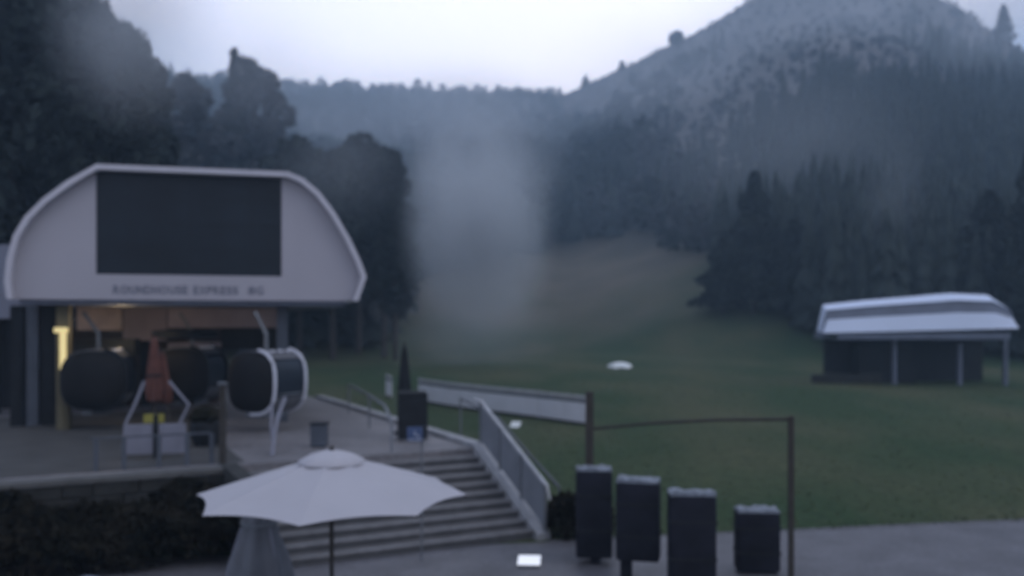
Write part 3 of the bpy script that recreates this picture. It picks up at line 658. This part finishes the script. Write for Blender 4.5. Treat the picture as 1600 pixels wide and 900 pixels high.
def round_pts(h, r, n, tip=0):
    k = 26; cen = []; 
    for i in range(k):
        f = i / k; a = i * 2.4; zz = h * (.30 + .62 * f); rr = r * math.sin(math.pi * (.22 + .68 * f)) * .72
        cen.append((rr * math.cos(a), rr * math.sin(a), zz))
    cen.append((0, 0, h * .86)); cen.append((0, 0, h * .6)); cen = np.array(cen); idx = rng.integers(0, len(cen), n)
    d_ = rng.normal(size=(n, 3)); d_ /= np.linalg.norm(d_, axis=1)[:, None]
    rad = r * rng.uniform(.24, .42, len(cen))[idx] * rng.uniform(.3, 1.05, n) ** .4
    return cen[idx] + d_ * rad[:, None] * np.array([1, 1, .85])
def limbs(h, r, tip):
    b_ = MB(); b_.tube([(0, 0, -.6), (.05, .02, h * .3), (-.05, .03, h * .6), (0, 0, h * tip)], r * 1.0, 8, r * .25)
    for k in range(9):
        a = k * 2.4; z = h * (.22 + .07 * k); l_ = h * .16 * (1.1 - .07 * k)
        b_.tube([(0, 0, z), (l_ * .6 * math.cos(a), l_ * .6 * math.sin(a), z + l_ * .35), (l_ * math.cos(a), l_ * math.sin(a), z + l_ * .8)], r * .35, 5, r * .08)
    return b_
def tree(kind, label, px, Y, ytop, wpx, n=5000, leafm='leaf', size=.3, group=None):
    X = at(px, Y); zb = gz(X, Y); h = zat(ytop, Y) - zb; r = wpx / 2 / FPX * Y
    o = thing('conifer_tree' if kind == 'c' else 'broadleaf_tree', label, 'tree', (X, Y, zb), random.uniform(0, 6), group)
    limbs(h, h * .016, .97 if kind == 'c' else .85).build('trunk', M['bark'], o, smooth=True)
    C = conifer_pts(h, r, n) if kind == 'c' else round_pts(h, r / 1.02, n)
    v, f = leafcloud(C, size); np_obj('crown', v, f, M[leafm], o)
    return o
G1 = 'big trees behind the gondola station'; G2 = 'dark trees between the station and the mist'; G3 = 'conifers behind the far chairlift station'; G4 = 'single trees standing on the skyline ridge'
tree('b', 'largest dark broadleaf tree filling the upper left corner', 20, 44, -70, 430, 15000, 'leaf', .38, G1)
tree('b', 'tall dark tree with a rounded shoulder against the sky left of centre of the station', 168, 54, -18, 215, 9000, 'leaf', .38, G1)
tree('b', 'dark lower tree just behind the left half of the station roof', 120, 62, 120, 260, 8000, 'leaf', .4, G1)
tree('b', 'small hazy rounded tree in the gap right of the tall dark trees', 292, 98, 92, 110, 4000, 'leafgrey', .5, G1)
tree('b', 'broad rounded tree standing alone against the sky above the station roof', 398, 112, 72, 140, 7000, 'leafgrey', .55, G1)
tree('c', 'pointed conifer whose tip pokes out beside the broad rounded tree', 366, 110, 78, 84, 2500, 'needle', .5, G1)
tree('c', 'dark conifer behind the middle of the station roof', 250, 70, 150, 130, 5000, 'needle', .42, G1)
for px, Y, yt, w_, lb in ((468, 84, 205, 150, 'dark tree just right of the broad rounded tree, behind the station roof end'), (520, 80, 222, 130, 'shorter dark tree above the right shoulder of the station roof'),
                          (560, 90, 196, 130, 'dark tree clear of the station roof, middle of the dark row'), (600, 82, 205, 105, 'dark full tree of the row directly left of the lens glow'), (618, 76, 300, 62, 'narrow low tree at the right end of the dark row, at the glow edge')):
    tree('b', lb, px, Y, yt, w_, 6000, 'needle', .5, G2)
for px, Y, yt, w_, lb in ((1128, 100, 375, 80, 'leftmost conifer at the edge of the bare slope, left of the far station'), (1178, 96, 270, 110, 'tall dark conifer standing up from the slope left of the far station'), (1240, 92, 345, 100, 'bushy conifer near the left end of the far station roof'),
                          (1312, 88, 350, 130, 'conifer rising behind the left part of the far station roof'), (1385, 90, 370, 150, 'broad conifer behind the middle of the far station roof'), (1462, 86, 345, 160, 'tall conifer behind the right part of the far station roof'),
                          (1545, 80, 300, 190, 'very tall dark conifer above the right end of the far station'), (1612, 74, 230, 120, 'dark conifer cut by the right edge of the view')):
    tree('c', lb, px, Y, yt, w_, 4500, 'needle', .42, G3)
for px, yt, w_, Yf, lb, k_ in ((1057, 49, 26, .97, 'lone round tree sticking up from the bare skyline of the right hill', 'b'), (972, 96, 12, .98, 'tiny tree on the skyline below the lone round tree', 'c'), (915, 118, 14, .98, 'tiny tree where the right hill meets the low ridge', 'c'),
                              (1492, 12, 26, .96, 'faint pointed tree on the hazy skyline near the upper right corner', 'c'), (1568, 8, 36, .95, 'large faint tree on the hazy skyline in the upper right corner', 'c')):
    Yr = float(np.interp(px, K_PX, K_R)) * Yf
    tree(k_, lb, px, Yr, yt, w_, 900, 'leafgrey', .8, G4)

# forest: thousands of far trees that read as one mass
def template(kind):
    vs = []; fs = []
    if kind == 0:
        for t_ in range(6):
            z0 = .08 + t_ * .15; r0 = .17 * (1 - t_ * .15); n = 9
            base = len(vs); vs.append((0, 0, min(1, z0 + .26)))
            for k in range(n):
                a = k * math.tau / n + t_; q_ = r0 * (1 if k % 2 else .62) * random.uniform(.8, 1.15); vs.append((q_ * math.cos(a), q_ * math.sin(a), z0 - (.03 if k % 2 else -.02)))
            for k in range(n): fs.append((base, base + 1 + k, base + 1 + (k + 1) % n))
    else:
        c = round_pts(1.0, .36, 90); v, f = leafcloud(c, .12)
        return v, np.concatenate([f[:, [0, 1, 2]], f[:, [0, 2, 3]]])
    return np.array(vs), np.array(fs)
tm = [template(0), template(0), template(1), template(1)]
def treeline(px):   # lowest photo row where the forest starts
    return np.interp(px, [-400, 440, 450, 600, 640, 840, 880, 1000, 1040, 1160, 1300, 1600, 2000], [560, 560, 560, 560, 440, 398, 380, 375, 388, 455, 545, 560, 560])
def forest(name, cnt, pxr, dens, kinds, m_, hr, label, thin=None):
    V = []; F = []; off = 0; k = 0; tries = 0
    while k < cnt and tries < cnt * 14:
        tries += 1
        px = random.uniform(*pxr); rr = float(np.interp(px, K_PX, K_R)); r0 = float(np.interp(px, K_PX, K_0))
        f = random.random(); Y = r0 + 2 + (rr * 1.03 - r0) * f; X = at(px, Y); z = gz(X, Y)
        py = HY - (z - H) * FPX / Y
        if py > treeline(px): continue
        if thin and not thin(px, Y, f, X): continue
        h = random.uniform(*hr) * float(np.interp(Y, [90, 200, 330, 500], [.95, .9, .6, .42])); tv, tf = tm[random.choice(kinds)]
        a = random.uniform(0, 6.28); w_ = random.uniform(.8, 1.25); c, s = math.cos(a), math.sin(a)
        v = tv * np.array([h * w_, h * w_, h]); v = np.stack([v[:, 0] * c - v[:, 1] * s + X, v[:, 0] * s + v[:, 1] * c + Y, v[:, 2] + z - .3], 1)
        V.append(v); F.append(tf + off); off += len(v); k += 1
    o = np_obj(name, np.concatenate(V), np.concatenate(F), M[m_]); tag(o, label, 'forest', kind='stuff'); return o
nz = lambda X, Y: math.sin(X * .045 + 1.3) * math.sin(Y * .03 + X * .01) + .5 * math.sin(X * .11)
forest('conifer_forest', 6500, (-350, 1130), 1, (0, 1, 0, 1, 2), 'needle', (9, 16), 'dense dark conifer forest covering the valley head and left slope', thin=lambda px, Y, f, X: px < 880 or f < .8 and random.random() < 1.1 - (px - 880) / 210 - .5 * f + .6 * nz(X, Y))
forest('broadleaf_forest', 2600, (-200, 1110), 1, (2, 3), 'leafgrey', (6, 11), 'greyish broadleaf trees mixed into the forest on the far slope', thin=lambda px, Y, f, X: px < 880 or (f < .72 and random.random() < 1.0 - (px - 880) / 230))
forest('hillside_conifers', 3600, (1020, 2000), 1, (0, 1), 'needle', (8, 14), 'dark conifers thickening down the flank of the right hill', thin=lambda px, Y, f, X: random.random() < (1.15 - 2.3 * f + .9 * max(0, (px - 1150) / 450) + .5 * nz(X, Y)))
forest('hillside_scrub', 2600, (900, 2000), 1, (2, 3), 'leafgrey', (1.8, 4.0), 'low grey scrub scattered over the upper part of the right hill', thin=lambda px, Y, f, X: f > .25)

# hedge on the planted bank, shrub by the stair foot
def mound_leaves(n, fn, size): C = np.array([fn() for _ in range(n)]); return leafcloud(C, size)
def hf():
    x = random.uniform(-19, -5.7); y = random.uniform(-2.35, -.45); b_ = 1.18 - .28 * (-y - .45) + .18 * math.sin(x * 1.7) + .12 * math.sin(x * 4.1 + y * 3)
    return (x, y, max(.05, b_ * random.random() ** .35))
v, f = mound_leaves(26000, hf, .085); hd = np_obj('hedge', v, f, M['hedge']); hd.location = TF.o; hd.rotation_euler = (0, 0, TA)
tag(hd, 'dark tangled low planting filling the bank below the terrace', 'planting', kind='stuff')
def shrub(label, X, Y, r, h, n):
    o = thing('shrub', label, 'shrub', (X, Y, gz(X, Y)), 0, 'shrubs beside the stair foot')
    C = np.array([(r * math.sqrt(random.random()) * math.cos(a), r * math.sqrt(random.random()) * math.sin(a), h * random.random() ** .6 * random.uniform(.6, 1)) for a in [random.uniform(0, 6.3) for _ in range(n)]])
    C[:, :2] *= (1 - .55 * (C[:, 2:3] / h) ** 2); v, f = leafcloud(C, .075); np_obj('leaves', v, f, M['hedge'], o)
    b_ = MB()
    for k in range(7): a = k * .9; b_.tube([(0, 0, 0), (r * .4 * math.cos(a), r * .4 * math.sin(a), h * .5), (r * .7 * math.cos(a), r * .7 * math.sin(a), h * .85)], .015, 5)
    b_.build('stems', M['bark'], o)
shrub('dark shrub touching the right end of the stair foot', 1.15, 19.1, .5, 1.0, 1500)
shrub('dark shrub between the stairs and the thick brown post', 1.75, 18.95, .45, 1.25, 1500)
ps = thing('pale_stone', 'small pale stone in the dark planting at lower left', 'stone', (at(136, 14.9), 14.9, .05))
b_ = MB(); b_.lathe([(.18, 0), (.25, .1), (.2, .24), (.05, .3)], (0, 0), 9, .15, 3); b_.build('stone', M['liftdark'], ps)
# grass tufts on the meadow
n = 14000; Yg = 19.2 + 60 * rng.random(n) ** 1.5; Xg = (rng.random(n) * 1.5 - .25) * Yg * .75; keep = Yg > 18.9 + .175 * Xg; kx = (Xg > .9) | (Yg > 34)
Xg, Yg = Xg[keep & kx], Yg[keep & kx]; xb_ = rng.uniform(.9, 30, 2600); Xg = np.concatenate([Xg, xb_]); Yg = np.concatenate([Yg, 18.62 + .175 * xb_ + rng.normal(0, .05, 2600)]); Zg = np.maximum(height(Xg, Yg), -.015); n = len(Xg); hh = rng.uniform(.02, .06, n); an = rng.uniform(0, 3.14, n); wd = rng.uniform(.03, .09, n)
v = np.stack([np.stack([Xg - wd * np.cos(an), Yg - wd * np.sin(an), Zg - .02], 1), np.stack([Xg + wd * np.cos(an), Yg + wd * np.sin(an), Zg - .02], 1), np.stack([Xg + rng.uniform(-.05, .05, n), Yg + rng.uniform(-.05, .05, n), Zg + hh], 1)], 1).reshape(-1, 3)
tag(np_obj('grass', v, np.arange(3 * n).reshape(n, 3), M['grassblade']), 'short rough grass tufts of the meadow', 'grass', kind='stuff')

# ---------------------------------------------------------------- air: even haze plus volumes added for lens glow and veil
def volmat(name, col, dens, soft=False, nscale=1.6, hard=1.0):
    m = bpy.data.materials.new(name); m.use_nodes = True; n = m.node_tree.nodes; l = m.node_tree.links
    for q in list(n):
        if q.type != 'OUTPUT_MATERIAL': n.remove(q)
    o = [q for q in n if q.type == 'OUTPUT_MATERIAL'][0]; pv = n.new('ShaderNodeVolumePrincipled'); pv.inputs['Color'].default_value = (*col, 1); pv.inputs['Density'].default_value = dens; pv.inputs['Anisotropy'].default_value = .55
    l.new(pv.outputs[0], o.inputs['Volume'])
    if soft:
        t_ = n.new('ShaderNodeTexCoord'); ln = n.new('ShaderNodeVectorMath'); ln.operation = 'LENGTH'; l.new(t_.outputs['Object'], ln.inputs[0])
        a = n.new('ShaderNodeMapRange'); a.interpolation_type = 'SMOOTHSTEP'; a.inputs['From Min'].default_value = 1; a.inputs['From Max'].default_value = 1 - hard; a.inputs['To Max'].default_value = dens
        l.new(ln.outputs['Value'], a.inputs['Value'])
        x = n.new('ShaderNodeTexNoise'); x.inputs['Scale'].default_value = nscale; x.inputs['Detail'].default_value = 2; l.new(t_.outputs['Object'], x.inputs['Vector'])
        b2 = n.new('ShaderNodeMapRange'); b2.inputs['From Min'].default_value = .3; b2.inputs['From Max'].default_value = .7; b2.inputs['To Min'].default_value = .45; b2.inputs['To Max'].default_value = 1.35; l.new(x.outputs['Fac'], b2.inputs['Value'])
        mu = n.new('ShaderNodeMath'); mu.operation = 'MULTIPLY'; l.new(a.outputs[0], mu.inputs[0]); l.new(b2.outputs[0], mu.inputs[1]); l.new(mu.outputs[0], pv.inputs['Density'])
    return m
hz = MB(); hz.box(-910, 910, -70, 610, -3.2, 164); ho = hz.build('haze', volmat('haze_air', (.58, .79, 1.0), .00135))
tag(ho, 'thin blue haze filling the valley', 'haze', kind='stuff')
def lens_glow(label, px, py, Y, rx, ry, rz, dens, hard=1.0, ns=1.6):  # vapour volume added to stand in for glow and veil on the lens
    bm = bmesh.new(); bmesh.ops.create_icosphere(bm, subdivisions=3, radius=1); me = bpy.data.meshes.new('lens_glow'); bm.to_mesh(me); bm.free()
    me.materials.append(volmat('lens_glow_vapour', (.90, .95, 1.0), dens, True, ns, hard)); o = bpy.data.objects.new('lens_glow_patch', me); COL.objects.link(o)
    o.location = (at(px, Y), Y, zat(py, Y)); o.scale = (rx, ry, rz); tag(o, label, 'lens_glow', kind='stuff')
lens_glow('lens glow added as a pale vapour column over the meadow behind the banner fence', 742, 360, 66, 6.6, 6, 9.8, .18, .85, 2.2)
lens_glow('denser lower core of the added lens glow', 765, 395, 64, 5.4, 5, 7.2, .19, .9, 2.2)
lens_glow('ragged left side of the added lens glow beside the dark conifers', 690, 350, 68, 3.6, 5, 9.0, .09, .7, 2.6)
lens_glow('upper right wisp leaning out of the added lens glow', 800, 290, 68, 4.6, 5, 6.0, .06, .9, 2.6)
lens_glow('broad faint lens glow added from the column up towards the low ridge', 745, 235, 110, 14, 10, 13, .045, .9, 1.4)
lens_glow('wide thin lens veil added before the dark right hillside', 1230, 230, 120, 26, 12, 15, .016, .95, 1.2)
lens_glow('lens veil added over the dark trees between station and column', 530, 260, 66, 7, 5, 6, .035, .95, 1.4)
lens_glow('thin low end of the added lens glow over the meadow', 740, 520, 68, 8, 6, 5.5, .05, .9)
lens_glow('soft lens glow added around the shoulder of the tall trees at upper left', 205, 45, 38, 4.6, 3, 5.2, .20, .9)
lens_glow('soft lens veil added over the broad rounded tree above the station', 400, 120, 95, 13, 6, 9, .035, .9)
lens_glow('blue band of lens veil added under the low ridge', 620, 185, 300, 80, 40, 26, .011, .9)
lens_glow('lens veil added over the slope under the right skyline', 1060, 130, 270, 55, 35, 28, .009, .9)
lens_glow('lens veil added over the crest of the right hill', 1330, 20, 250, 60, 40, 26, .010, .9)
lens_glow('lens veil added at the upper right corner of the skyline', 1540, 60, 200, 24, 20, 14, .014, .9)
lens_glow('faint spot of lens veil added before the right hillside', 1395, 300, 80, 4, 4, 6.5, .025, .9)
